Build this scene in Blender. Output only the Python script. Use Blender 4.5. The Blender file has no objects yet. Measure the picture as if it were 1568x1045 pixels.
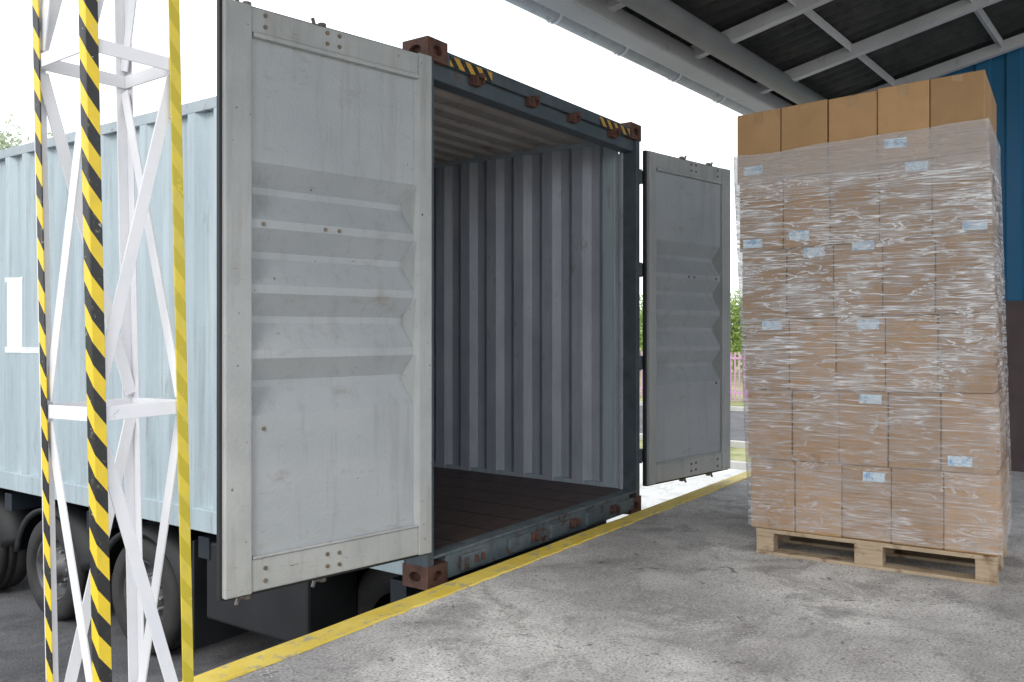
import bpy, bmesh, math, random
from mathutils import Vector, Matrix, noise as mnoise
random.seed(7)
R=math.radians
scene=bpy.context.scene
scene.view_settings.view_transform='Standard'
scene.view_settings.look='None'
scene.view_settings.exposure=0

# ------------------------------------------------------------ materials
def new_mat(name):
    m=bpy.data.materials.new(name); m.use_nodes=True
    nt=m.node_tree
    return m,nt,nt.nodes['Principled BSDF']
def coords(nt,scale=(1,1,1)):
    tc=nt.nodes.new('ShaderNodeTexCoord'); mp=nt.nodes.new('ShaderNodeMapping')
    mp.inputs['Scale'].default_value=scale
    nt.links.new(tc.outputs['Object'],mp.inputs['Vector']); return mp.outputs[0]
def noise(nt,vec,scale,detail=6,rough=.6,dist=0):
    n=nt.nodes.new('ShaderNodeTexNoise'); n.inputs['Scale'].default_value=scale
    n.inputs['Detail'].default_value=detail; n.inputs['Roughness'].default_value=rough
    n.inputs['Distortion'].default_value=dist
    nt.links.new(vec,n.inputs['Vector']); return n.outputs['Fac']
def ramp(nt,fac,a,b):
    r=nt.nodes.new('ShaderNodeMapRange'); r.inputs[1].default_value=a; r.inputs[2].default_value=b
    nt.links.new(fac,r.inputs[0]); return r.outputs[0]
def mul(nt,a,v,op='MULTIPLY'):
    m=nt.nodes.new('ShaderNodeMath'); m.operation=op
    nt.links.new(a,m.inputs[0])
    if isinstance(v,(int,float)): m.inputs[1].default_value=v
    else: nt.links.new(v,m.inputs[1])
    return m.outputs[0]
def mix(nt,fac,a,b):
    m=nt.nodes.new('ShaderNodeMix'); m.data_type='RGBA'
    if isinstance(fac,(int,float)): m.inputs[0].default_value=fac
    else: nt.links.new(fac,m.inputs[0])
    for i,c in ((6,a),(7,b)):
        if isinstance(c,tuple): m.inputs[i].default_value=(*c[:3],1)
        else: nt.links.new(c,m.inputs[i])
    return m.outputs[2]
def bump(nt,bs,h,strength,dist):
    b=nt.nodes.new('ShaderNodeBump'); b.inputs['Strength'].default_value=strength
    b.inputs['Distance'].default_value=dist
    nt.links.new(h,b.inputs['Height']); nt.links.new(b.outputs[0],bs.inputs['Normal'])
def paint(name,c1,c2,rough=.5,metal=0,scale=2.5,dirt=None,dirt_t=(.58,.72),dirt_s=6,stretch=(1,1,1),bmp=.15,fine=60,scuff=None,streak=None):
    m,nt,bs=new_mat(name)
    v=coords(nt,stretch); v2=coords(nt)
    col=mix(nt,ramp(nt,noise(nt,v,scale),.35,.65),c1,c2)
    if streak:
        vs=coords(nt,(9,9,.35)); col=mix(nt,mul(nt,ramp(nt,noise(nt,vs,2.5,5,.7),.50,.72),.55),col,streak)
    if dirt: col=mix(nt,ramp(nt,noise(nt,v,dirt_s,8,.7),*dirt_t),col,dirt)
    if scuff:
        vs=coords(nt,(3,3,26)); f=mul(nt,ramp(nt,noise(nt,vs,1.8,6,.75,1.2),.64,.67),ramp(nt,noise(nt,v2,1.7,3),.48,.56))
        col=mix(nt,f,col,scuff)
        vd=coords(nt,(7,7,.6)); col=mix(nt,mul(nt,ramp(nt,noise(nt,vd,2.2,5,.7),.52,.75),.45),col,tuple(x*1.25 for x in scuff))
        f=ramp(nt,noise(nt,v2,26,3,.5),.735,.76); col=mix(nt,f,col,(.09,.05,.035))
    nt.links.new(col,bs.inputs['Base Color'])
    bs.inputs['Roughness'].default_value=rough; bs.inputs['Metallic'].default_value=metal
    n=noise(nt,v2,fine,4)
    if scuff or streak:
        n=mul(nt,mul(nt,noise(nt,v2,3.2,2),2.2),n,'ADD')
        bump(nt,bs,n,.35,.008)
    else: bump(nt,bs,n,bmp,.004)
    return m
RUST=(.10,.035,.018)
M={}
M['ext']=paint('container_outside_paint',(.37,.45,.49),(.45,.53,.565),.5,0,1.6,(.20,.19,.17),(.58,.78),3.5,(3,3,.5),streak=(.23,.26,.27))
M['rail']=paint('container_rail_paint',(.32,.37,.40),(.40,.46,.49),.55,0,4,RUST,(.60,.70),9)
M['int']=paint('container_inside_paint',(.35,.38,.44),(.46,.49,.55),.42,0,2,(.15,.14,.14),(.59,.79),4,(2,2,1),streak=(.30,.31,.34))
M['ceil']=paint('container_ceiling_paint',(.36,.33,.31),(.46,.43,.40),.6,0,3,(.16,.10,.07),(.55,.75),5)
M['floor']=paint('container_plywood_floor',(.055,.032,.026),(.09,.053,.043),.5,0,6,(.15,.12,.10),(.53,.75),7,(1,6,1),.3)
M['frame']=paint('container_frame_dark_paint',(.055,.075,.09),(.09,.115,.13),.5,0,5,RUST,(.60,.70),9)
M['sill']=paint('container_sill_paint',(.085,.115,.13),(.15,.18,.19),.6,0,9,(.085,.045,.03),(.54,.66),11)
M['cast']=paint('rusty_corner_casting',(.095,.045,.034),(.14,.07,.05),.8,.1,12,(.05,.03,.025),(.5,.7),14,bmp=.5)
M['door_press']=paint('door_pressed_panel_paint',(.36,.385,.405),(.42,.44,.455),.42,0,1.2,(.27,.245,.21),(.58,.80),5,(1,1,1.8),scuff=(.19,.17,.155))
M['doorframe']=paint('door_frame_paint',(.36,.375,.375),(.44,.45,.445),.5,0,3,(.15,.09,.065),(.65,.69),16,scuff=(.17,.14,.12))
M['gasket']=paint('rubber_gasket',(.012,.012,.013),(.02,.02,.022),.6)
M['bolt']=paint('zinc_bolt',(.24,.20,.15),(.15,.12,.09),.4,.5,20)
M['cam']=paint('forged_steel_cam',(.22,.21,.20),(.12,.08,.06),.5,.4,20)
M['galv']=paint('galvanised_steel',(.25,.27,.29),(.33,.35,.37),.45,.2,5)
M['gutter']=paint('zinc_gutter',(.42,.45,.48),(.52,.55,.57),.5,0,5,(.3,.31,.31),(.55,.7),6)
M['gutter_shadow']=paint('gutter_shadow_line',(.05,.10,.13),(.07,.12,.15),.5)  # shadow line along the gutter, put in as a dark teal colour
M['white']=paint('white_paint',(.74,.75,.79),(.82,.82,.85),.4,0,3,(.36,.33,.30),(.67,.74),9,bmp=.3,fine=25)
M['rafter']=paint('rafter_paint',(.46,.46,.48),(.54,.54,.56),.45,0,3,(.28,.26,.24),(.60,.75),8)
M['beam']=paint('grey_painted_beam',(.40,.40,.42),(.48,.48,.50),.45,0,2,(.30,.29,.28),(.6,.75),4)
M['beam_dk']=paint('dark_grey_beam',(.17,.175,.18),(.22,.225,.23),.5,0,2)
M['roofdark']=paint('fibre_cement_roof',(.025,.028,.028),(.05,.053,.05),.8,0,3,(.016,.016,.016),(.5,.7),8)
M['yellow']=paint('yellow_line_paint',(.72,.52,.05),(.80,.62,.13),.55,0,6,(.42,.37,.24),(.54,.63),13,bmp=.5)
M['chassis']=paint('trailer_chassis_paint',(.012,.018,.028),(.018,.028,.04),.5,0,4,(.03,.025,.02),(.55,.7),8)
M['chassis_blue']=paint('trailer_blue_paint',(.02,.10,.20),(.03,.14,.25),.45,0,4,(.04,.04,.04),(.55,.7),8)
M['rubber']=paint('tyre_rubber',(.018,.018,.019),(.035,.034,.033),.75,0,6,bmp=.5)
M['plastic']=paint('black_plastic',(.010,.011,.013),(.016,.018,.02),.6)
M['rim']=paint('wheel_rim',(.09,.09,.095),(.15,.15,.15),.5,.3,8,(.05,.035,.025),(.5,.7),12)
M['blue']=paint('blue_wall_cladding',(.010,.10,.21),(.015,.135,.27),.45,0,1,stretch=(1,1,.3))
M['maroon']=paint('brown_wall',(.075,.052,.052),(.105,.075,.075),.7,0,3)
M['letter']=paint('white_lettering',(.84,.85,.86),(.74,.77,.79),.5,0,4,(.5,.52,.53),(.6,.75),5)
M['bark']=paint('bark',(.07,.05,.035),(.11,.085,.06),.9,0,8,bmp=.6)
M['pink']=paint('purple_fence_paint',(.52,.26,.47),(.60,.32,.54),.5)
M['kerb']=paint('kerb_concrete',(.45,.44,.42),(.52,.51,.49),.85,0,4)
M['tape']=paint('packing_tape',(.34,.19,.07),(.40,.24,.095),.18)
M['label']=paint('paper_label',(.60,.77,.88),(.72,.84,.92),.5,0,30,(.18,.42,.68),(.5,.6),24)
M['redlens']=paint('red_lamp_lens',(.35,.02,.01),(.45,.05,.02),.2)

def hazard(name,period,kz,kx,worn=.0,ycol=(.84,.60,.03)):
    m,nt,bs=new_mat(name)
    tc=nt.nodes.new('ShaderNodeTexCoord'); sp=nt.nodes.new('ShaderNodeSeparateXYZ')
    nt.links.new(tc.outputs['Object'],sp.inputs[0])
    s=mul(nt,mul(nt,sp.outputs[0],kx[0]),mul(nt,sp.outputs[1],kx[1]),'ADD')
    s=mul(nt,s,mul(nt,sp.outputs[2],kz),'ADD')
    f=mul(nt,mul(nt,s,1/period),0,'FRACT')
    g=mul(nt,f,.5,'GREATER_THAN')
    v=coords(nt)
    yel=mix(nt,ramp(nt,noise(nt,v,18),.4,.7),ycol,(ycol[0]*.85,ycol[1]*.88,ycol[2]*1.5))
    blk=(.022,.022,.022) if not worn else (.52,.42,.03)
    blk=mix(nt,ramp(nt,noise(nt,v,35,8,.7),.60,.68),blk,(.22,.20,.14) if not worn else ycol)
    col=mix(nt,g,yel,blk)
    col=mix(nt,ramp(nt,noise(nt,v,22,8,.75),.65,.70),col,(.6,.58,.5))
    nt.links.new(col,bs.inputs['Base Color']); bs.inputs['Roughness'].default_value=.4
    bump(nt,bs,noise(nt,v,50),.3,.004)
    return m
M['haz']=hazard('hazard_tape',.112,1,(1.3,-1.3))
M['hazworn']=hazard('worn_yellow_tape',.112,1,(1.3,-1.3),1,(.70,.55,.05))
M['hazhead']=hazard('header_hazard_marking',.10,1.0,(1,0),0,(.58,.34,.05))

def concrete(name,base,dark,speck,agg=70,stain=.9,bstr=.6,rough=.85,fs=.42,fsc=62,fst=.85):
    m,nt,bs=new_mat(name); v=coords(nt)
    c=mix(nt,ramp(nt,noise(nt,v,.75,8,.65),.40,.60),base,dark)
    c=mix(nt,mul(nt,ramp(nt,noise(nt,v,2.1,10,.75,.6),.49,.62),.7),c,tuple(x*.55 for x in dark))
    vo=nt.nodes.new('ShaderNodeTexVoronoi'); vo.inputs['Scale'].default_value=agg; nt.links.new(v,vo.inputs['Vector'])
    c=mix(nt,mul(nt,ramp(nt,vo.outputs['Distance'],.35,.15),mul(nt,ramp(nt,noise(nt,v,5),.35,.6),.7)),c,speck)
    f=noise(nt,v,fsc,4,.65)
    c=mix(nt,mul(nt,ramp(nt,f,.50,.63),fst),c,tuple(x*fs for x in dark))
    f2=noise(nt,v,27,4,.7)
    c=mix(nt,mul(nt,mul(nt,ramp(nt,f2,.58,.63),ramp(nt,noise(nt,v,1.9,3),.40,.55)),.65),c,tuple(x*.4 for x in dark))
    pit=mul(nt,ramp(nt,noise(nt,v,7,8,.78,1.0),.615,.635),ramp(nt,noise(nt,v,1.3,2),.40,.53))
    c=mix(nt,mul(nt,pit,stain),c,tuple(x*.28 for x in dark))
    nt.links.new(c,bs.inputs['Base Color']); bs.inputs['Roughness'].default_value=rough
    s=mul(nt,f,pit,'SUBTRACT')
    bump(nt,bs,s,bstr,.013)
    return m
M['dock']=concrete('worn_concrete',(.72,.70,.68),(.38,.365,.355),(.80,.77,.74),65,.85,.55,.85,.45,78,.72)
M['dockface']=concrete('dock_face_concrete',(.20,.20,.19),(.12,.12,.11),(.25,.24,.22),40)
M['asphalt']=concrete('asphalt',(.15,.15,.16),(.10,.10,.105),(.26,.26,.26),120,.3,.4)
M['apron']=concrete('pale_concrete',(.66,.66,.64),(.56,.56,.54),(.72,.72,.7),60,.2,.3,.85,.7)
def grassmat():
    m,nt,bs=new_mat('grass'); v=coords(nt)
    c=mix(nt,ramp(nt,noise(nt,v,1.5,8,.7),.4,.6),(.18,.22,.07),(.38,.36,.19))
    nt.links.new(c,bs.inputs['Base Color']); bs.inputs['Roughness'].default_value=.9
    bump(nt,bs,noise(nt,v,40),.8,.03); return m
M['grass']=grassmat()
def leafmat(name,a,b):
    m,nt,bs=new_mat(name); v=coords(nt)
    c=mix(nt,ramp(nt,noise(nt,v,1.2,4),.35,.65),a,b)
    nt.links.new(c,bs.inputs['Base Color']); bs.inputs['Roughness'].default_value=.6
    tr=nt.nodes.new('ShaderNodeBsdfTranslucent'); nt.links.new(c,tr.inputs['Color'])
    ms=nt.nodes.new('ShaderNodeMixShader'); ms.inputs[0].default_value=.4
    out=nt.nodes['Material Output']
    nt.links.new(bs.outputs[0],ms.inputs[1]); nt.links.new(tr.outputs[0],ms.inputs[2]); nt.links.new(ms.outputs[0],out.inputs[0])
    return m
M['leaf']=leafmat('leaves',(.24,.35,.09),(.38,.48,.15))
M['leafhaze']=leafmat('hazed_leaves',(.38,.45,.30),(.48,.54,.38))  # haze and overexposure of the distant tree put into the leaf colour

def cardboard(name,c1,c2):
    m,nt,bs=new_mat(name); v=coords(nt)
    oi=nt.nodes.new('ShaderNodeObjectInfo')
    c=mix(nt,ramp(nt,noise(nt,v,5,6),.35,.65),c1,c2)
    c=mix(nt,mul(nt,ramp(nt,noise(nt,v,11,6,.7),.60,.72),.4),c,tuple(x*.7 for x in c1))
    h=nt.nodes.new('ShaderNodeHueSaturation'); nt.links.new(c,h.inputs['Color'])
    r=nt.nodes.new('ShaderNodeMapRange'); nt.links.new(oi.outputs['Random'],r.inputs[0]); r.inputs[3].default_value=.84; r.inputs[4].default_value=1.12
    nt.links.new(r.outputs[0],h.inputs['Value'])
    nt.links.new(h.outputs[0],bs.inputs['Base Color']); bs.inputs['Roughness'].default_value=.75
    n=mul(nt,noise(nt,coords(nt,(60,60,2)),3),mul(nt,noise(nt,v,7,2),4),'ADD')
    bump(nt,bs,n,.25,.004); return m
M['card']=cardboard('cardboard',(.40,.235,.105),(.46,.275,.13))
def wood():
    m,nt,bs=new_mat('pallet_wood'); v=coords(nt,(4,1,14))
    c=mix(nt,ramp(nt,noise(nt,v,5,8,.7),.3,.7),(.34,.25,.16),(.53,.42,.29))
    c=mix(nt,ramp(nt,noise(nt,coords(nt),9,6),.53,.68),c,(.17,.10,.06))
    nt.links.new(c,bs.inputs['Base Color']); bs.inputs['Roughness'].default_value=.8
    bump(nt,bs,noise(nt,v,14),.4,.003); return m
M['wood']=wood()
def film():
    m=bpy.data.materials.new('stretch_film'); m.use_nodes=True; nt=m.node_tree
    nt.nodes.remove(nt.nodes['Principled BSDF']); out=nt.nodes['Material Output']
    tc=nt.nodes.new('ShaderNodeTexCoord')
    def cn(rot,sc,scale,det,dist,rough=.6):
        mp=nt.nodes.new('ShaderNodeMapping'); mp.inputs['Rotation'].default_value=(R(rot),0,0); mp.inputs['Scale'].default_value=sc
        nt.links.new(tc.outputs['Object'],mp.inputs[0])
        n=nt.nodes.new('ShaderNodeTexNoise'); n.inputs['Scale'].default_value=scale; n.inputs['Detail'].default_value=det
        n.inputs['Roughness'].default_value=rough; n.inputs['Distortion'].default_value=dist
        nt.links.new(mp.outputs[0],n.inputs['Vector']); return n.outputs['Fac']
    def ridge(n,wd): return ramp(nt,mul(nt,mul(nt,n,.5,'SUBTRACT'),0,'ABSOLUTE'),wd,0)
    n1=cn(3,(1.0,1.0,22),1.5,2,.25)
    n2=cn(33,(1.0,1.0,30),1.3,2,.15)
    n3=cn(-8,(2.0,2.0,13),1.8,4,.9)
    n4=cn(2,(.6,.6,48),1.6,2,.1)
    big=noise(nt,coords(nt,(1.3,1.3,2.4)),2.0,3)
    big2=noise(nt,coords(nt,(1.2,1.2,1.6)),2.7,3)
    sp=nt.nodes.new('ShaderNodeSeparateXYZ'); nt.links.new(tc.outputs['Object'],sp.inputs[0])
    hz=mul(nt,mul(nt,ramp(nt,sp.outputs[2],.6,1.35),.50),.50,'ADD')
    smooth=mul(nt,mul(nt,ramp(nt,sp.outputs[2],2.14,2.06),.9),.10,'ADD')
    s1=mul(nt,ridge(n1,.030),ramp(nt,big,.38,.52))
    s2=mul(nt,ridge(n2,.026),ramp(nt,big2,.52,.60))
    s3=mul(nt,ridge(n3,.036),ramp(nt,big,.58,.44))
    s4=mul(nt,mul(nt,ridge(n4,.04),.65),ramp(nt,big2,.36,.55))
    mx=mul(nt,mul(nt,mul(nt,s1,s2,'MAXIMUM'),s3,'MAXIMUM'),s4,'MAXIMUM')  # crease highlights, drawn as white diffuse streaks
    veil=mul(nt,ramp(nt,n3,.46,.66),ramp(nt,big2,.40,.62))
    a=mul(nt,mul(nt,mul(nt,mul(nt,mx,.82),mul(nt,veil,.34),'ADD'),hz),smooth)
    a=mul(nt,mul(nt,a,.075,'ADD'),mul(nt,ramp(nt,sp.outputs[2],2.00,2.10),.22),'ADD')
    tr=nt.nodes.new('ShaderNodeBsdfTransparent')
    df=nt.nodes.new('ShaderNodeBsdfDiffuse'); df.inputs['Color'].default_value=(.90,.90,.91,1)
    gl=nt.nodes.new('ShaderNodeBsdfGlossy'); gl.inputs['Roughness'].default_value=.11; gl.inputs['Color'].default_value=(1,1,1,1)
    b=nt.nodes.new('ShaderNodeBump'); b.inputs['Strength'].default_value=.9; b.inputs['Distance'].default_value=.014
    nt.links.new(mul(nt,mul(nt,n1,n3,'ADD'),mul(nt,mx,.5),'ADD'),b.inputs['Height']); nt.links.new(b.outputs[0],gl.inputs['Normal'])
    m1=nt.nodes.new('ShaderNodeMixShader'); nt.links.new(a,m1.inputs[0]); nt.links.new(tr.outputs[0],m1.inputs[1]); nt.links.new(df.outputs[0],m1.inputs[2])
    m2=nt.nodes.new('ShaderNodeMixShader')
    fr=nt.nodes.new('ShaderNodeFresnel'); fr.inputs[0].default_value=1.42; nt.links.new(b.outputs[0],fr.inputs['Normal'])
    nt.links.new(mul(nt,fr.outputs[0],.40,'MINIMUM'),m2.inputs[0])
    nt.links.new(m1.outputs[0],m2.inputs[1]); nt.links.new(gl.outputs[0],m2.inputs[2]); nt.links.new(m2.outputs[0],out.inputs[0])
    return m
M['film']=film()

# ------------------------------------------------------------ mesh helpers
def empty(name,loc=(0,0,0),rot=(0,0,0)):
    e=bpy.data.objects.new(name,None); scene.collection.objects.link(e)
    e.location=loc; e.rotation_euler=rot; e.empty_display_size=.2
    return e
def obj(name,verts,faces,mat,parent=None,bev=0,smooth=False):
    me=bpy.data.meshes.new(name); me.from_pydata([tuple(v) for v in verts],[],faces); me.update()
    o=bpy.data.objects.new(name,me); scene.collection.objects.link(o)
    me.materials.append(M[mat])
    if parent: o.parent=parent
    if bev:
        b=o.modifiers.new('bevel','BEVEL'); b.width=bev; b.segments=2; b.limit_method='ANGLE'
    if smooth:
        for p in me.polygons: p.use_smooth=True
    return o
class B:
    def __init__(s): s.v=[]; s.f=[]
    def box(s,x0,x1,y0,y1,z0,z1):
        n=len(s.v)
        s.v+=[(x0,y0,z0),(x1,y0,z0),(x1,y1,z0),(x0,y1,z0),(x0,y0,z1),(x1,y0,z1),(x1,y1,z1),(x0,y1,z1)]
        s.f+=[tuple(n+i for i in q) for q in ((3,2,1,0),(4,5,6,7),(0,1,5,4),(1,2,6,5),(2,3,7,6),(3,0,4,7))]
        return s
    def bar(s,p,q,w,t,up=(0,0,1)):
        p=Vector(p);q=Vector(q);d=(q-p).normalized();u=Vector(up)
        side=d.cross(u).normalized(); u=side.cross(d).normalized()
        n=len(s.v)
        for c in (p,q):
            for a,b in ((-1,-1),(1,-1),(1,1),(-1,1)):
                s.v.append(tuple(c+side*a*w/2+u*b*t/2))
        s.f+=[tuple(n+i for i in k) for k in ((0,1,2,3),(7,6,5,4),(0,4,5,1),(1,5,6,2),(2,6,7,3),(3,7,4,0))]
        return s
    def cyl(s,p,q,r,seg=14,r2=None):
        p=Vector(p);q=Vector(q);d=(q-p).normalized()
        a=d.orthogonal().normalized();b=d.cross(a);n=len(s.v); r2=r if r2 is None else r2
        for c,rr in ((p,r),(q,r2)):
            for i in range(seg):
                t=2*math.pi*i/seg; s.v.append(tuple(c+a*rr*math.cos(t)+b*rr*math.sin(t)))
        for i in range(seg):
            j=(i+1)%seg; s.f.append((n+i,n+j,n+seg+j,n+seg+i))
        s.f.append(tuple(n+i for i in reversed(range(seg)))); s.f.append(tuple(n+seg+i for i in range(seg)))
        return s
    def make(s,name,mat,parent=None,bev=0,smooth=False): return obj(name,s.v,s.f,mat,parent,bev,smooth)
def box(name,x0,x1,y0,y1,z0,z1,mat,parent=None,bev=.004):
    return B().box(x0,x1,y0,y1,z0,z1).make(name,mat,parent,bev)
def lathe_x(name,prof,center,mat,parent,seg=48):
    v=[];f=[];n=len(prof)
    for i in range(seg):
        t=2*math.pi*i/seg
        for x,r in prof: v.append((center[0]+x,center[1]+r*math.cos(t),center[2]+r*math.sin(t)))
    for i in range(seg):
        j=(i+1)%seg
        for k in range(n-1): f.append((i*n+k,i*n+k+1,j*n+k+1,j*n+k))
    return obj(name,v,f,mat,parent,0,True)

TH=R(35.2); CAM=(0,-2.76,1.26); RZ=-1.08
# ------------------------------------------------------------ ground
def sheet(name,x0,x1,y0,y1,z,mat): return obj(name,[(x0,y0,z),(x1,y0,z),(x1,y1,z),(x0,y1,z)],[(0,1,2,3)],mat)
sheet('ground',-300,500,-300,500,RZ-.004,'grass')
sheet('asphalt_yard',-60,9.2,-.02,60,RZ,'asphalt')
sheet('concrete_apron',9.2,14.2,-.02,40,RZ,'apron')
sheet('asphalt_road',17,24.5,-80,90,RZ,'asphalt')
k=B().box(14.2,14.35,-20,40,RZ-.05,RZ+.12).box(16.85,17.0,-80,90,RZ-.05,RZ+.12).box(24.5,24.65,-80,90,RZ-.05,RZ+.12)
k.make('road_kerb','kerb',None,.01)

dock=empty('loading_dock')
obj('dock_top',[(-25,-20,0),(13.5,-20,0),(13.5,-.1,0),(-25,-.1,0)],[(0,1,2,3)],'dock',dock)
obj('dock_body',[(-25,-20,-.01),(13.5,-20,-.01),(13.5,-.012,-.01),(-25,-.012,-.01),(-25,-20,-1.2),(13.5,-20,-1.2),(13.5,-.012,-1.2),(-25,-.012,-1.2)],
    [(2,6,7,3),(1,5,6,2),(0,4,5,1),(0,3,7,4)],'dockface',dock)
v=[];f=[];N=700
for i in range(N+1):
    x=-12+25.5*i/N
    w=.128+.008*mnoise.noise(Vector((x*2.3,0,0)))+.012*mnoise.noise(Vector((x*13,3,0)))
    zz=.008+.002*mnoise.noise(Vector((x*3,7,0)))
    v+=[(x,-w,.001),(x,-w+.004,zz),(x,-.004,zz),(x,.004,zz-.008),(x,.004,-.11)]
    if i: 
        a=(i-1)*5;b=i*5
        for kk in range(4): f.append((a+kk,b+kk,b+kk+1,a+kk+1))
obj('yellow_edge_line',v,f,'yellow',dock,0,False)
for i,x in enumerate((2.2,6.6,9.8)):
    box(f'rubber_bumper_{i+1}',x,x+.3,.0,.12,-.55,-.12,'gasket',dock,.01)

# ------------------------------------------------------------ container
X0,X1,Y0,Y1,Z0,Z1=3.45,5.888,.21,12.40,-.095,2.80
cont=empty('shipping_container')
def corr(s,pitch=.278,depth=.036,a=.072,sl=.067):
    t=s%pitch
    if t<a: return 0
    if t<a+sl: return depth*(t-a)/sl
    if t<pitch-sl: return depth
    return depth*(pitch-t)/sl
def breaks(s0,s1,pitch=.278,a=.072,sl=.067):
    out=[s0]; k=math.floor(s0/pitch)
    while k*pitch<s1:
        for q in (0,a,a+sl,pitch-sl):
            p=k*pitch+q
            if s0<p<s1: out.append(p)
        k+=1
    out.append(s1); return out
def wall(name,xf,sgn,y0,y1,z0,z1,mat,dp=.036,sl=.067):
    ys=breaks(y0,y1,sl=sl); v=[];f=[]
    for y in ys:
        x=xf+sgn*corr(y,depth=dp,sl=sl); v+=[(x,y,z0),(x,y,z1)]
    for i in range(len(ys)-1): f.append((2*i,2*i+1,2*i+3,2*i+2))
    return obj(name,v,f,mat,cont)
wall('side_wall_outside',X0+.004,1,Y0+.17,Y1-.1,.08,2.73,'ext',.042,.060)
wall('side_wall_inside',X0+.009,1,Y0+.17,Y1-.1,.06,2.72,'int',.042,.060)
wall('far_side_wall_outside',X1-.004,-1,Y0+.17,Y1-.1,.08,2.73,'ext',.045,.055)
wall('far_side_wall_inside',X1-.009,-1,Y0+.30,Y1-.1,.06,2.72,'int',.045,.055)
box('wall_end_plate',X1-.045,X1-.03,Y0+.15,Y0+.305,.07,2.6,'int',cont,.003)
box('wall_end_plate_left',X0+.03,X0+.045,Y0+.14,Y0+.305,.07,2.6,'int',cont,.003)
xs=breaks(X0+.1,X1-.1); v=[];f=[]
for x in xs:
    y=Y1-.02-corr(x,depth=.045); v+=[(x,y,.05),(x,y,2.72)]
for i in range(len(xs)-1): f.append((2*i,2*i+1,2*i+3,2*i+2))
obj('front_wall',v,f,'int',cont)
box('top_side_rail_left',X0+.002,X0+.062,Y0+.17,Y1-.17,2.69,2.765,'rail',cont)
box('top_side_rail_right',X1-.062,X1-.002,Y0+.17,Y1-.17,2.69,2.765,'rail',cont)
box('bottom_side_rail_left',X0+.001,X0+.05,Y0+.17,Y1-.17,-.045,.10,'ext',cont)
box('bottom_side_rail_right',X1-.05,X1-.001,Y0+.17,Y1-.17,-.045,.10,'ext',cont)
box('door_post_left',X0+.003,X0+.055,Y0+.004,Y0+.16,.02,2.69,'frame',cont)
box('door_post_right',X1-.055,X1-.003,Y0+.004,Y0+.145,.02,2.69,'frame',cont)
box('door_post_right_inner_channel',X1-.075,X1-.055,Y0+.115,Y0+.142,.03,2.66,'rail',cont)
box('front_post_left',X0+.002,X0+.1,Y1-.12,Y1-.002,.02,2.69,'rail',cont)
box('front_post_right',X1-.1,X1-.002,Y1-.12,Y1-.002,.02,2.69,'rail',cont)
def casting(name,x0,y0,z0):
    w,l,h=.162,.178,.118
    C=Vector((x0+w/2,y0+l/2,z0+h/2)); hs=Vector((w/2,l/2,h/2)); V=[];F=[]
    SEG=16
    for axn in range(3):
        u,vv=(axn+1)%3,(axn+2)%3
        for sg in (-1,1):
            base=len(V)
            a,b=hs[u],hs[vv]
            ra,rb=a*.46,b*.46
            for i in range(SEG):
                t=2*math.pi*(i+.5)/SEG; c,s_=math.cos(t),math.sin(t)
                m=max(abs(c),abs(s_)); 
                for (fu,fv,dp) in ((a*c/m,b*s_/m,0),(ra*c,rb*s_,0),(ra*c,rb*s_,.05)):
                    P=Vector((0,0,0)); P[axn]=sg*(hs[axn]-dp*.7); P[u]=fu; P[vv]=fv; V.append(tuple(C+P))
            V.append(tuple(C+Vector([sg*(hs[axn]-.035) if k_==axn else 0 for k_ in range(3)])))
            cb=len(V)
            for (su,sv) in ((1,1),(-1,1),(-1,-1),(1,-1)):
                P=Vector((0,0,0)); P[axn]=sg*hs[axn]; P[u]=su*a; P[vv]=sv*b; V.append(tuple(C+P))
            for i in range(SEG):
                j=(i+1)%SEG
                o1,o2=base+3*i,base+3*j
                F.append((o1,o2,o2+1,o1+1)); F.append((o1+1,o2+1,o2+2,o1+2)); F.append((o1+2,o2+2,base+3*SEG))
            for ci,i in enumerate((1,5,9,13)):
                F.append((base+3*i,cb+ci,base+3*((i+1)%SEG)))
    obj(name,V,F,'cast',cont)
i=0
for cx in (0,1):
    for cy in (0,1):
        for zc in (Z0,Z1-.118):
            i+=1
            casting(f'corner_casting_{i}',X0-.004 if cx==0 else X1-.158,Y0-.004 if cy==0 else Y1-.174,zc)
hx0,hx1=X0+.16,X1-.16
hd=B().box(X0+.055,X1-.055,Y0+.03,Y0+.13,2.60,2.70).box(hx0,hx1,Y0+.012,Y0+.16,2.70,2.765)
hd.box(hx0,hx1,Y0+.0,Y0+.012,2.685,2.745)
hd.make('door_header','frame',cont,.005)
box('header_lip',hx0,hx1,Y0+.16,Y0+.22,2.735,2.775,'rail',cont)
box('hazard_marking_left',hx0+.02,hx0+.40,Y0-.004,Y0+.001,2.688,2.742,'hazhead',cont,0)
box('hazard_marking_right',hx1-.46,hx1-.02,Y0-.004,Y0+.001,2.688,2.742,'hazhead',cont,0)
sl=B().box(hx0,hx1,Y0+.01,Y0+.13,-.075,.055).box(X0+.055,X1-.055,Y0+.0,Y0+.10,.056,.072)
for q in range(5):
    xx=hx0+.12+q*.45; sl.box(xx,xx+.22,Y0-.012,Y0+.01,-.055,.03)
sl.make('door_sill','sill',cont,.005)
kb=B()
for xq in (.42,.98,1.47,2.02):
    for zc in (2.665,-.005):
        x=X0+xq
        kb.box(x-.034,x-.024,Y0-.035,Y0+.03,zc-.02,zc+.02).box(x+.024,x+.034,Y0-.035,Y0+.03,zc-.02,zc+.02).box(x-.04,x+.04,Y0-.010,Y0+.03,zc-.028,zc+.024)
        if zc>1: kb.cyl((x,Y0-.05,zc+.02),(x,Y0-.0,zc+.02),.016)
kb.make('lock_rod_keepers','cast',cont,.003)
box('plywood_floor',X0+.05,X1-.05,Y0+.10,Y1-.05,.03,.068,'floor',cont,0)
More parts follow.
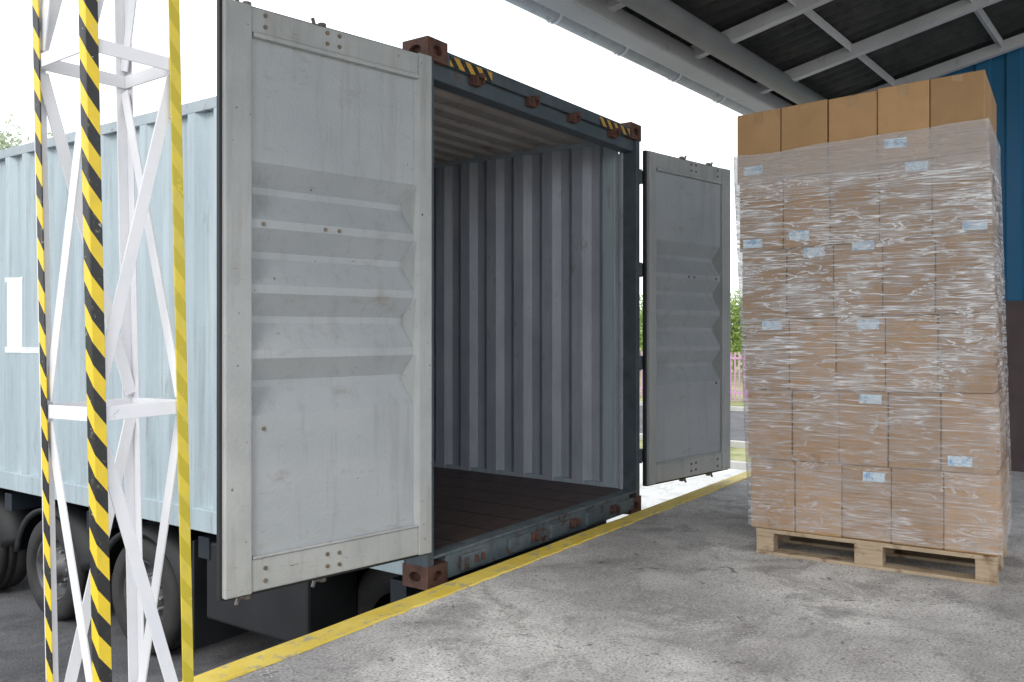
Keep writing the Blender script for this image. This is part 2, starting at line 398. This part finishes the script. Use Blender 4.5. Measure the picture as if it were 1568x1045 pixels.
lines=B()
for q in range(1,7): lines.box(X0+.05+q*.334,X0+.054+q*.334,Y0+.101,Y1-.1,.0685,.0695)
lines.make('floor_board_seams','gasket',cont)
cm=B()
for q in range(40):
    y=Y0+.3+q*.30
    if y<Y1-.3: cm.box(X0+.05,X1-.05,y,y+.05,-.05,.028)
cm.make('floor_cross_members','chassis',cont)
v=[];f=[]
rp=.209;ys=breaks(Y0+.2,Y1-.15,rp,.06,.03)
for y in ys:
    z=2.75-corr(y,rp,.024,.06,.03)
    v+=[(X0+.05,y,z),(X1-.05,y,z)]
for i in range(len(ys)-1): f.append((2*i,2*i+1,2*i+3,2*i+2))
obj('roof_sheet',v,f,'ext',cont)
obj('ceiling_sheet',[(a,b,c-.006) for a,b,c in v],f,'ceil',cont)
def patch(rects,mat,name):
    v=[];f=[]
    for (ya,yb,za,zb) in rects:
        ys=breaks(ya,yb,sl=.060); n=len(v)
        for y in ys: v+=[(X0+corr(y,depth=.042,sl=.060),y,za),(X0+corr(y,depth=.042,sl=.060),y,zb)]
        for i in range(len(ys)-1): f.append((n+2*i,n+2*i+1,n+2*i+3,n+2*i+2))
    obj(name,v,f,mat,cont)
Lr=[(4.60,4.76,1.13,1.66),(4.50,4.86,1.66,1.70),(4.16,4.86,1.08,1.13),(4.16,4.20,1.13,1.32),(4.20,4.24,1.13,1.26),(4.24,4.30,1.13,1.19),(4.54,4.60,1.13,1.15)]
patch(Lr,'letter','letter_L')
patch([(5.05,5.19,1.08,1.70),(5.19,5.5,1.65,1.70),(5.19,5.5,1.08,1.13),(5.19,5.42,1.36,1.41)],'letter','letter_E')

# doors
def door(name,hinge,ang,s,W,zb,zt,lug):
    e=empty(name,(hinge[0],hinge[1],0),(0,0,ang)); e.parent=cont
    t=.05
    def yy(a,b):
        a,b=s*a,s*b; return (min(a,b),max(a,b))
    def bx(nm,u0,u1,a,b,z0,z1,mt,bev=.004):
        y0,y1=yy(a,b); return box(nm,u0,u1,y0,y1,z0,z1,mt,e,bev)
    bx('free_stile',W-.125,W,.0,t+.008,zb,zt,'doorframe',.006)
    bx('hinge_stile',.0,.085,.0,t+.005,zb,zt,'doorframe',.006)
    bx('top_rail',.085,W-.125,.0,t,zt-.115,zt-.004,'doorframe',.006)
    bx('bottom_rail',.085,W-.125,.0,t,zb+.004,zb+.145,'doorframe',.006)
    bx('top_inner_lip',.09,W-.13,.02,t+.014,zt-.137,zt-.117,'doorframe',.003)
    bx('bottom_inner_lip',.09,W-.13,.02,t+.006,zb+.147,zb+.158,'doorframe',.003)
    prof=[(zt-.13,.035)]
    z=2.0 if s>0 else 1.96
    for q in range(4):
        prof+=[(z,.035),(z-.10,-.034),(z-.130,-.034),(z-.250,.035)]
        z-=.287
    prof.append((zb+.15,.035))
    u0,u1=.105,W-.127; v=[];f=[]
    for zz,d in prof: v+=[(u0,s*d,zz),(u1,s*d,zz)]
    for i in range(len(prof)-1): f.append((2*i,2*i+1,2*i+3,2*i+2))
    obj('pressed_panel',v,f,'door_press',e)
    obj('pressed_panel_outer',[(a,b-s*.004,c) for a,b,c in v],f,'ext',e)
    v=[];f=[]
    for zz,d in prof:
        k=(.035-d)*.5
        v+=[(.084,s*(t+.003),zz),(.094+k*.35,s*(t-.004),zz),(u0+.002+k*.7,s*(d+.0015),zz)]
    for i in range(len(prof)-1):
        a=3*i;b=a+3; f+=[(a,a+1,b+1,b),(a+1,a+2,b+2,b+1)]
    obj('panel_edge_flange',v,f,'doorframe',e)
    v=[];f=[]
    for zz,d in prof:
        v+=[(W-.1265,s*(t+.0005),zz),(W-.1265,s*(d-.004),zz)]
    for i in range(len(prof)-1): f.append((2*i,2*i+1,2*i+3,2*i+2))
    obj('stile_return',v,f,'doorframe',e)
    bx('gasket_free_edge',W-.002,W+.012,.0,.03,zb-.01,zt+.005,'gasket',.004)
    bx('gasket_hinge_edge',-.016,.001,.0,.03,zb-.01,zt+.005,'gasket',.004)
    bx('gasket_bottom',.0,W,.004,.03,zb-.012,zb+.001,'gasket',.004)
    bx('gasket_top',.0,W,.004,.03,zt-.002,zt+.006,'gasket',.004)
    bt=B()
    def bolt(u,z,d=t): bt.cyl((u,s*(d-.002),z),(u,s*(d+.007),z),.0095,12)
    for z in (zb+.045,zb+.10):
        for u in (W-.19,.62,.555): bolt(u,z+(.004 if u==.62 else 0))
    for z in (zt-.03,zt-.08):
        for u in (W-.19,.62,.555): bolt(u,z)
    zz=1.730 if s>0 else 1.690
    bolt(W-.19,zz,.034); bolt(W-.19,.83,.035); 
    bolt(.62,zz+.0,.034); bolt(.545,zz,.034)
    bt.make('bolt_heads','bolt',e,.002)
    rd=B(); cmz=B()
    for u in (W-.16,.58):
        rd.cyl((u,-s*.060,zb-.03),(u,-s*.060,zt+.03),.017)
        for z in (.45,1.08,1.36,2.3): rd.box(u-.03,u+.03,*yy(-.077,-.042),z-.02,z+.02)
        for z,d in ((zb-.035,1),(zt+.03,-1)):
            cmz.cyl((u,-s*.060,z-.018),(u,-s*.060,z+.022),.02)
            cmz.box(u-.010,u+.045,*yy(-.073,-.047),z-.012,z+.010)
            cmz.bar((u+.04,-s*.060,z),(u+.055,-s*.055,z-d*.035),.014,.014,(0,1,0))
    for u in (W-.16,.58): rd.bar((u,-s*.085,1.05),(u-.35,-s*.085,1.03),.012,.035)
    rd.make('lock_rods','galv',e); cmz.make('lock_cams','cam',e,.003)
    hg=B()
    for z in (.32,1.02,1.72,2.42):
        hg.box(-.045,.05,*yy(-.012,-.001),z-.05,z+.05)
        if lug:
            hg.cyl((-.045,s*.0,z-.055),(-.045,s*.0,z+.055),.016)
            hg.box(-.085,-.045,*yy(-.014,.016),z-.045,z+.045)
    hg.make('hinges','frame',e,.003)
    return e
door('door_left',(3.420,.200),R(180-10.5),1,1.125,.12,2.672,0)
door('door_right',(5.94,.21),R(-10.5),-1,1.125,.10,2.615,1)

# ------------------------------------------------------------ trailer
tr=empty('container_semi_trailer')
ch=B()
for x in (4.05,5.15):
    ch.box(x,x+.14,.45,12.3,-.40,-.38).box(x,x+.14,.45,12.3,-.125,-.105).box(x+.06,x+.08,.45,12.3,-.38,-.125)
for y in (.45,1.5,2.2,3.6,4.9,6.2,8,10,12.0):
    ch.box(3.55,5.80,y,y+.12,-.26,-.115)
ch.make('chassis_frame','chassis',tr,.004)
B().box(3.62,5.72,.13,.27,-.235,-.115).make('rear_cross_beam','chassis_blue',tr,.008)
ub=B().box(3.60,5.75,.30,.42,-.72,-.56)
for x in (4.05,5.15): ub.box(x,x+.12,.32,.40,-.56,-.24)
ub.make('underrun_bar','plastic',tr,.01)
lp=B()
for x in (3.66,5.38): lp.box(x,x+.32,.28,.31,-.47,-.34)
lp.make('rear_lamps','redlens',tr,.01)
fl=B()
for x in (3.56,5.28): fl.box(x,x+.5,2.38,2.40,-.9,-.16)
fl.make('mud_flaps','plastic',tr,.004)
B().box(3.56,3.98,1.25,2.25,-.66,-.14).make('tool_box','plastic',tr,.02)  # near-black colour stands in for the shade under the trailer
B().box(4.30,5.10,.60,2.6,-.62,-.14).make('air_tanks_carrier','plastic',tr,.04)
lathe_x('spare_tyre',[(.05,.24),(0,.30),(0,.38),(.045,.43),(.25,.43),(.29,.38),(.29,.30),(.25,.24)],(3.98,.95,-.62),'rubber',tr,48)
wn=0; S=.93; RR=.45*S
for wy in (3.04,4.33,5.62,):
    for side in (0,1):
        wn+=1
        d=1 if side==0 else -1
        xo=3.58 if side==0 else 5.76
        P=[(.05,.27),(.0,.30),(-.004,.33),(-.004,.40),(.012,.43),(.04,.448),(.08,.45),(.085,.441),(.095,.441),(.10,.45),(.15,.45),(.155,.441),(.165,.441),(.17,.45),(.27,.448),(.295,.435),(.31,.40),(.31,.30),(.28,.27)]
        lathe_x(f'tyre_{wn}',[(d*a,b*S) for a,b in P],(xo,wy,RZ+RR),'rubber',tr,56)
        Pr=[(.04,.285),(.02,.275),(.03,.262),(.07,.25),(.12,.235),(.13,.17),(.10,.14),(.06,.135),(.05,.10),(-.02,.09),(-.03,.075),(-.03,.0)]
        lathe_x(f'rim_{wn}',[(d*a,b*S) for a,b in Pr],(xo,wy,RZ+RR),'rim',tr,40)
        nb=B()
        for q in range(10):
            t=q*math.pi/5; cy,cz=wy+.15*S*math.cos(t),RZ+RR+.15*S*math.sin(t)
            nb.cyl((xo+d*.06,cy,cz),(xo+d*.125,cy,cz),.013,6)
        nb.make(f'wheel_nuts_{wn}','galv',tr)
        v=[];f=[];K=22
        for q in range(K+1):
            t=R(8)+R(164)*q/K
            for rr,xx in ((.455,xo-.0*d),(.485,xo-.02*d),(.49,xo+.36*d)):
                v.append((xx,wy+rr*math.cos(t)*1.10,RZ+RR+rr*math.sin(t)))
        for q in range(K):
            for kk in range(2): f.append((q*3+kk,q*3+kk+1,q*3+kk+4,q*3+kk+3))
        g=obj(f'mudguard_{wn}',v,f,'plastic',tr,0,True)
        so=g.modifiers.new('s','SOLIDIFY'); so.thickness=.012
    B().cyl((3.7,wy,RZ+RR),(5.7,wy,RZ+RR),.06).make(f'axle_{wn//2}','chassis',tr)
lg=B()
for x in (3.75,5.45): lg.box(x,x+.14,9.6,9.74,RZ+.06,-.2).box(x-.06,x+.2,9.5,9.84,RZ+.001,RZ+.05)
lg.make('landing_legs','chassis',tr,.005)

# ------------------------------------------------------------ lattice column
tw=empty('lattice_column',(1.311,-.552,0))
h=.133; w=.033; th=.004; H=3.75
def angle(name,cx,cy,dx,dy,matx,maty):
    a=(cx,cx+dx*w); b=(cy,cy+dy*th)
    box(name+'_flange_a',min(a),max(a),min(b),max(b),0.01,H,matx,tw,.0012)
    a=(cx,cx+dx*th); b=(cy+dy*th,cy+dy*w)
    box(name+'_flange_b',min(a),max(a),min(b),max(b),0.01,H,maty,tw,.0012)
angle('leg_left',-h,h,1,-1,'white','haz')
angle('leg_front',-h,-h,1,1,'haz','haz')
angle('leg_right',h,-h,-1,1,'hazworn','white')
angle('leg_back',h,h,-1,-1,'white','white')
br=B(); lv=[.13,1.05,1.98,2.91,3.72]
i0=h-.006
bw=.036
for z in lv:
    br.box(-i0,i0,-i0,-i0+.005,z-bw/2,z+bw/2).box(-i0,i0,-i0+.005,-i0+.035,z+bw/2-.005,z+bw/2)
    br.box(-i0,i0,i0-.005,i0,z-bw/2,z+bw/2)
    br.box(-i0,-i0+.005,-i0+.006,i0-.006,z-bw/2,z+bw/2)
    br.box(i0-.005,i0,-i0+.006,i0-.006,z-bw/2,z+bw/2)
br.make('horizontal_braces','white',tw,.001)
dg=B()
j=h-.016
for n in range(4):
    z0,z1=lv[n]+.03,lv[n+1]-.03
    p,q=(j,-j,z0),(-j,-j,z1)
    if n>=1: p,q=(-j,-j,z0),(j,-j,z1)
    dg.bar(p,q,.034,.005,(0,1,0))
    p,q=(-j,j,z0),(-j,-j,z1)
    if n<1: p,q=(-j,-j,z0),(-j,j,z1)
    dg.bar(p,q,.034,.005,(1,0,0))
    par=n%2
    p,q=((j,j,z0),(-j,j,z1)) if par else ((-j,j,z0),(j,j,z1))
    dg.bar(p,q,.034,.005,(0,1,0))
    p,q=((j,-j,z0),(j,j,z1)) if par else ((j,j,z0),(j,-j,z1))
    dg.bar(p,q,.034,.005,(1,0,0))
dg.make('diagonal_braces','white',tw,.001)
box('base_plate',-.2,.2,-.2,.2,-.01,.012,'white',tw)
lean=Vector((-.576,.817,0))
ax=Vector((0,0,1)).cross(lean).normalized()
tw.rotation_mode='AXIS_ANGLE'; tw.rotation_axis_angle=(R(1.2),*ax)

# ------------------------------------------------------------ pallet
yaw=math.atan2(.05,1.20)
pal=empty('wooden_pallet',(4.83,-1.05,0),(0,0,yaw))
pb=B()
for x in (.0,.3275,.655):
    pb.box(x,x+.145 if x else .10,-1.2,0,.0,.018)
for x in (0,.3275,.655):
    for y in (-.1,-.672,-1.2):
        ww=.145 if y==-.672 else .1
        pb.box(x+.002,x+(.145 if x else .1)-.002,y+.002,y+ww-.002,.0185,.0995)
for y in (-.1,-.672,-1.2): pb.box(.003,.797,y+.001,y+(.144 if y==-.672 else .099),.1,.121)
for k_ in range(5):
    x=k_*.165; pb.box(x,x+(.14 if k_%2==0 else .12),-1.2,0,.1215,.144)
pb.make('pallet_boards','wood',pal,.002)

st=empty('stack_of_cardboard_boxes',(4.83,-1.05,0),(0,0,yaw))
rows=6; zb=.145; bwid=.2475
RHR,RHL=.402,.391
def tt(y): return min(1,max(0,-y/1.2))
def zrow(y,r): return zb+r*(RHL+(RHR-RHL)*tt(y))
def shf(y,r): return .028+r*(.0165-.0045*tt(y))
labels={(0,0):(.38,.10),(0,3):(.36,.18),(1,3):(.72,.86),(1,1):(.35,.10),(1,0):(.32,.04),(2,1):(.6,.86),(2,2):(.62,.90),(1,4):(.78,.03),
 (3,0):(.62,.86),(3,2):(.66,.84),(4,2):(.66,.84),(4,4):(.35,.08),(5,2):(.66,.80)}
lb=B(); tp=B()
for r in range(rows):
    top=(r==rows-1)
    for c in range(5):
        for d in range(2):
            jy=random.uniform(-.002,.002); jx=random.uniform(-.008,.006)
            u1=-c*bwid+jy; u0=u1-bwid+.0045
            y1=u1+shf(u1,r); y0=u0+shf(u0,r)
            x0=d*.40+jx; x1=x0+.394
            te=.008*random.random() if top else 0
            bm=bmesh.new(); bmesh.ops.create_cube(bm,size=2)
            bmesh.ops.subdivide_edges(bm,edges=bm.edges[:],cuts=3,use_grid_fill=True)
            bl=random.uniform(.0,.005); hx=(x1-x0)/2; hy=(y1-y0)/2
            za,zc=zrow((u0+u1)/2,r)+.0015,zrow((u0+u1)/2,r+1)-.0015+te
            slope=(zrow(u0,r+1)-zrow(u1,r+1))
            for vv in bm.verts:
                px,py,pz=vv.co
                qx=(1-px*px); qy=(1-py*py); qz=(1-pz*pz)
                X=px*(hx+bl*qy*qz*1.5) ; Y=py*(hy+.3*bl*qx*qz)
                Z=(za+zc)/2+pz*(zc-za)/2-py*slope/2*(r+(pz+1)/2)/(r+1)
                vv.co=Vector(((x0+x1)/2+X,(y0+y1)/2+Y,Z))
            me=bpy.data.meshes.new('carton'); bm.to_mesh(me); bm.free(); me.materials.append(M['card'])
            o=bpy.data.objects.new(f'carton_r{r+1}_c{c+1}_{d+1}',me); scene.collection.objects.link(o); o.parent=st
            b=o.modifiers.new('bevel','BEVEL'); b.width=.005; b.segments=2; b.limit_method='ANGLE'; b.angle_limit=R(50)
            if d==0:
                rt=5-r; xf=x0-bl*1.5
                yc=(y0+y1)/2
                if random.random()<.8: tp.box(x0-.0018,x0+.001,yc-.025,yc+.025,za+.004,za+random.uniform(.03,.075))
                if random.random()<.5 or top: tp.box(x0-.0018,x0+.001,yc-.025,yc+.025,zc-random.uniform(.04,.08),zc-.006)
                if (rt,c) in labels:
                    fu,fv=labels[(rt,c)]
                    yl=y1-fu*(y1-y0); zl=za+fv*(zc-za)
                    lb.box(xf-.004,xf-.0026,yl-.055,yl+.055,zl,zl+.050)
lb.make('labels','label',st); tp.make('tape_tails','tape',st)
def filmring(z):
    r=(z-zb)/.395; r=max(0,min(5,r-.3))
    g=.014
    pts=[]
    y1=shf(0,r)+g; y0=shf(-1.2,r)-1.2375-g; x0=-g; x1=.797+g
    NF=90;NS=30
    for i in range(NF): pts.append((x0,y1+(y0-y1)*i/NF,0))
    for i in range(NS): pts.append((x0+(x1-x0)*i/NS,y0,1))
    for i in range(NF): pts.append((x1,y0+(y1-y0)*i/NF,2))
    for i in range(NS): pts.append((x1+(x0-x1)*i/NS,y1,3))
    return pts
v=[];f=[];NZ=200;zt_=2.315
for k_ in range(NZ+1):
    z=.16+(zt_-.16)*k_/NZ
    ring=filmring(z); n=len(ring)
    for i,(x,y,sd_) in enumerate(ring):
        a=.005*mnoise.noise(Vector((x*5,y*3,z*24)))+.004*mnoise.noise(Vector((x*9,y*5+z*7,z*20)))
        a=abs(a)*(.4+.7*min(1,z/1.6))*(1 if z<2.1 else .3)
        if sd_==0: x-=a
        elif sd_==1: y-=a
        elif sd_==2: x+=a
        else: y+=a
        v.append((x,y,z*(1-.024*(1-tt(y)))+(.012*mnoise.noise(Vector((x*4,y*4,3))) if k_ in (0,NZ) else 0)))
for k_ in range(NZ):
    for i in range(n): f.append((k_*n+i,k_*n+(i+1)%n,(k_+1)*n+(i+1)%n,(k_+1)*n+i))
obj('stretch_film',v,f,'film',st,0,True)

# ------------------------------------------------------------ canopy
cp=empty('canopy_roof',(6.24,.22,0),(0,0,R(-2.9)))
SL=.212
def rz(y): return 3.42-SL*y
xa,xb=-5.9,2.9
v=[];f=[]
NP=int((xb-xa)/.177*6)
for i in range(NP+1):
    x=xa+(xb-xa)*i/NP; o=.022*math.sin(2*math.pi*x/.177)
    v+=[(x,.0,rz(0)+.05+o),(x,-7.2,rz(-7.2)+.05+o)]
for i in range(NP): f.append((2*i,2*i+1,2*i+3,2*i+2))
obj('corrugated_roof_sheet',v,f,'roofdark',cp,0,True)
rf=B()
for x in (2.72,1.40,.12,-1.15,-2.45,-3.75,-5.05):
    rf.bar((x,-.12,rz(-.12)-.045),(x,-7.1,rz(-7.1)-.045),.075,.10)
rf.make('rafters','rafter',cp,.004)
pu=B()
for y in (-1.02,-1.93,-2.84,-3.75,-4.66,-5.57,-6.48):
    pu.box(xa,xb,y-.03,y+.03,rz(y)+.006,rz(y)+.03).box(xa,xb,y-.03,y-.025,rz(y)-.05,rz(y)+.006)
pu.make('purlins','rafter',cp,.003)
B().box(xa,xb,-.26,-.08,rz(0)-.12,rz(0)+.02).make('fascia_beam','beam',cp,.012)
B().cyl((xa,-.47,rz(-.47)-.10),(xb,-.47,rz(-.47)-.10),.085,24).make('edge_tube_beam','beam_dk',cp,0,True)
gy=.13; gr=.062
v=[];f=[];K=14
for x in (xa,xb):
    for q in range(K+1):
        t=math.pi+math.pi*q/K
        v.append((x,gy+gr*math.cos(t),rz(0)+gr*math.sin(t)))
for q in range(K): f.append((q,q+1,K+2+q,K+1+q))
g=obj('gutter',v,f,'gutter',cp,0,True)
so=g.modifiers.new('s','SOLIDIFY'); so.thickness=.004
gb=B().cyl((xa,gy+gr,rz(0)),(xb,gy+gr,rz(0)),.010,8).cyl((xa,gy-gr-.004,rz(0)-.004),(xb,gy-gr-.004,rz(0)-.004),.010,8)
gb.make('gutter_shadow_bead','gutter_shadow',cp,0,True)
gb=B()
x=xa+.3
while x<xb:
    for q in range(10):
        t0=math.pi+math.pi*q/10; t1=math.pi+math.pi*(q+1)/10
        gb.bar((x,gy+.068*math.cos(t0),rz(0)+.068*math.sin(t0)),(x,gy+.068*math.cos(t1),rz(0)+.068*math.sin(t1)),.028,.004,(0,math.cos((t0+t1)/2),math.sin((t0+t1)/2)))
    gb.bar((x,-.09,rz(0)-.05),(x,gy-.065,rz(0)-.01),.03,.02)
    x+=.87
gb.make('gutter_brackets','white',cp)

wh=empty('warehouse_walls')
def clad(name,x,y0,y1,z0,mat):
    ys=breaks(y0,y1,.25,.11,.02); v=[];f=[]
    for y in ys:
        lz=3.42-SL*(y-.10)+.02
        v+=[(x+corr(y,.25,.03,.11,.02),y,z0),(x+corr(y,.25,.03,.11,.02),y,lz)]
    for i in range(len(ys)-1): f.append((2*i,2*i+1,2*i+3,2*i+2))
    return obj(name,v,f,mat,wh)
clad('blue_cladding',9.0,-7.2,-.8,1.52,'blue')
box('brown_base_wall',8.97,9.15,-7.2,-.82,-.005,1.53,'maroon',wh,.005)
box('end_column',8.96,9.12,-.80,-.64,0,3.55,'beam',wh,.006)

# ------------------------------------------------------------ background
def tree(name,loc,H,cr,nleaf,mat,ls=.16):
    e=empty(name,loc)
    b=B()
    b.cyl((0,0,-.1),(.1,.05,H*.35),H*.025,10,H*.018).cyl((.1,.05,H*.35),(0,.1,H*.8),H*.018,8,H*.006)
    cl=[]
    for i in range(16):
        a=random.uniform(0,6.28); rr=cr*random.uniform(.25,.85); z=H*random.uniform(.42,.92)
        p=(rr*math.cos(a),rr*math.sin(a),z)
        b.cyl((.05,.05,H*random.uniform(.3,.6)),p,H*.009,6,H*.002); cl.append((p,cr*random.uniform(.28,.5)))
    b.make('trunk_and_limbs','bark',e)
    v=[];f=[]
    for i in range(nleaf):
        c,r=random.choice(cl)
        d=Vector((random.gauss(0,1),random.gauss(0,1),random.gauss(0,.8))).normalized()*r*random.random()**.4
        p=Vector(c)+d; s=ls*random.uniform(.6,1.3)
        a=Vector((random.gauss(0,1),random.gauss(0,1),random.gauss(0,1))).normalized(); bb=a.orthogonal().normalized()
        n=len(v); v+=[tuple(p+a*s),tuple(p+bb*s*.6),tuple(p-a*s),tuple(p-bb*s*.6)]; f.append((n,n+1,n+2,n+3))
    obj('crown',v,f,mat,e)
    return e
tree('deciduous_tree',(15.0,30.6,RZ),10.0,2.8,6500,'leafhaze',.11)
tree('deciduous_tree',(39,12.6,RZ),3.9,2.0,7000,'leaf',.10)
tree('deciduous_tree',(44,9.0,RZ),4.2,2.4,7000,'leaf',.10)
tree('deciduous_tree',(42,17,RZ),4.6,2.4,6000,'leaf',.10)
v=[];f=[]
for i in range(16000):
    y=random.uniform(-25,50); x=46+random.uniform(-1.2,1.2); z=RZ+random.random()**.7*(2.1+.9*mnoise.noise(Vector((y*.4,0,0))))
    s=.17*random.uniform(.6,1.3); p=Vector((x,y,z)); a=Vector((random.gauss(0,1),random.gauss(0,1),random.gauss(0,1))).normalized(); bb=a.orthogonal().normalized()
    n=len(v); v+=[tuple(p+a*s),tuple(p+bb*s*.6),tuple(p-a*s),tuple(p-bb*s*.6)]; f.append((n,n+1,n+2,n+3))
obj('hedge',v,f,'leaf')
fe=B()
y=-10
while y<30:
    fe.box(28,28.04,y,y+.045,RZ,RZ+1.62); y+=.15
for z in (.25,1.4): fe.box(27.99,28.05,-10,30,RZ+z,RZ+z+.06)
y=-10
while y<=30:
    fe.box(27.96,28.06,y-.05,y+.05,RZ,RZ+1.75); y+=2.5
fe.make('metal_fence','pink')

# ------------------------------------------------------------ light
w=bpy.data.worlds.new('World'); scene.world=w; w.use_nodes=True
nt=w.node_tree; bg=nt.nodes['Background']
sky=nt.nodes.new('ShaderNodeTexSky'); sky.sky_type='NISHITA'; sky.sun_disc=False
EL=R(42); sdir=Vector((-.86,-.30,0)).normalized()
sky.sun_elevation=EL; sky.sun_rotation=math.atan2(sdir.x,sdir.y)
hs=nt.nodes.new('ShaderNodeHueSaturation'); hs.inputs['Saturation'].default_value=.3
nt.links.new(sky.outputs[0],hs.inputs['Color'])
mx=mix(nt,.85,hs.outputs[0],(12.8,13.3,14.0))
nt.links.new(mx,bg.inputs['Color']); bg.inputs['Strength'].default_value=.142
sd=bpy.data.lights.new('sun','SUN'); sd.energy=1.5; sd.angle=R(22); sd.color=(1,.955,.89)
so=bpy.data.objects.new('sun',sd); scene.collection.objects.link(so)
tosun=Vector((sdir.x*math.cos(EL),sdir.y*math.cos(EL),math.sin(EL)))
so.rotation_euler=(tosun).to_track_quat('Z','Y').to_euler(); so.location=(0,0,20)

# ------------------------------------------------------------ camera
cd=bpy.data.cameras.new('camera'); co=bpy.data.objects.new('camera',cd); scene.collection.objects.link(co)
cd.sensor_width=36; cd.lens=36*1330/1568; cd.clip_end=1500; cd.clip_start=.05
cd.shift_y=-(522.5-507)/1568
fwd=Vector((.817,.576,0))
co.location=CAM; co.rotation_euler=fwd.to_track_quat('-Z','Y').to_euler()
scene.camera=co
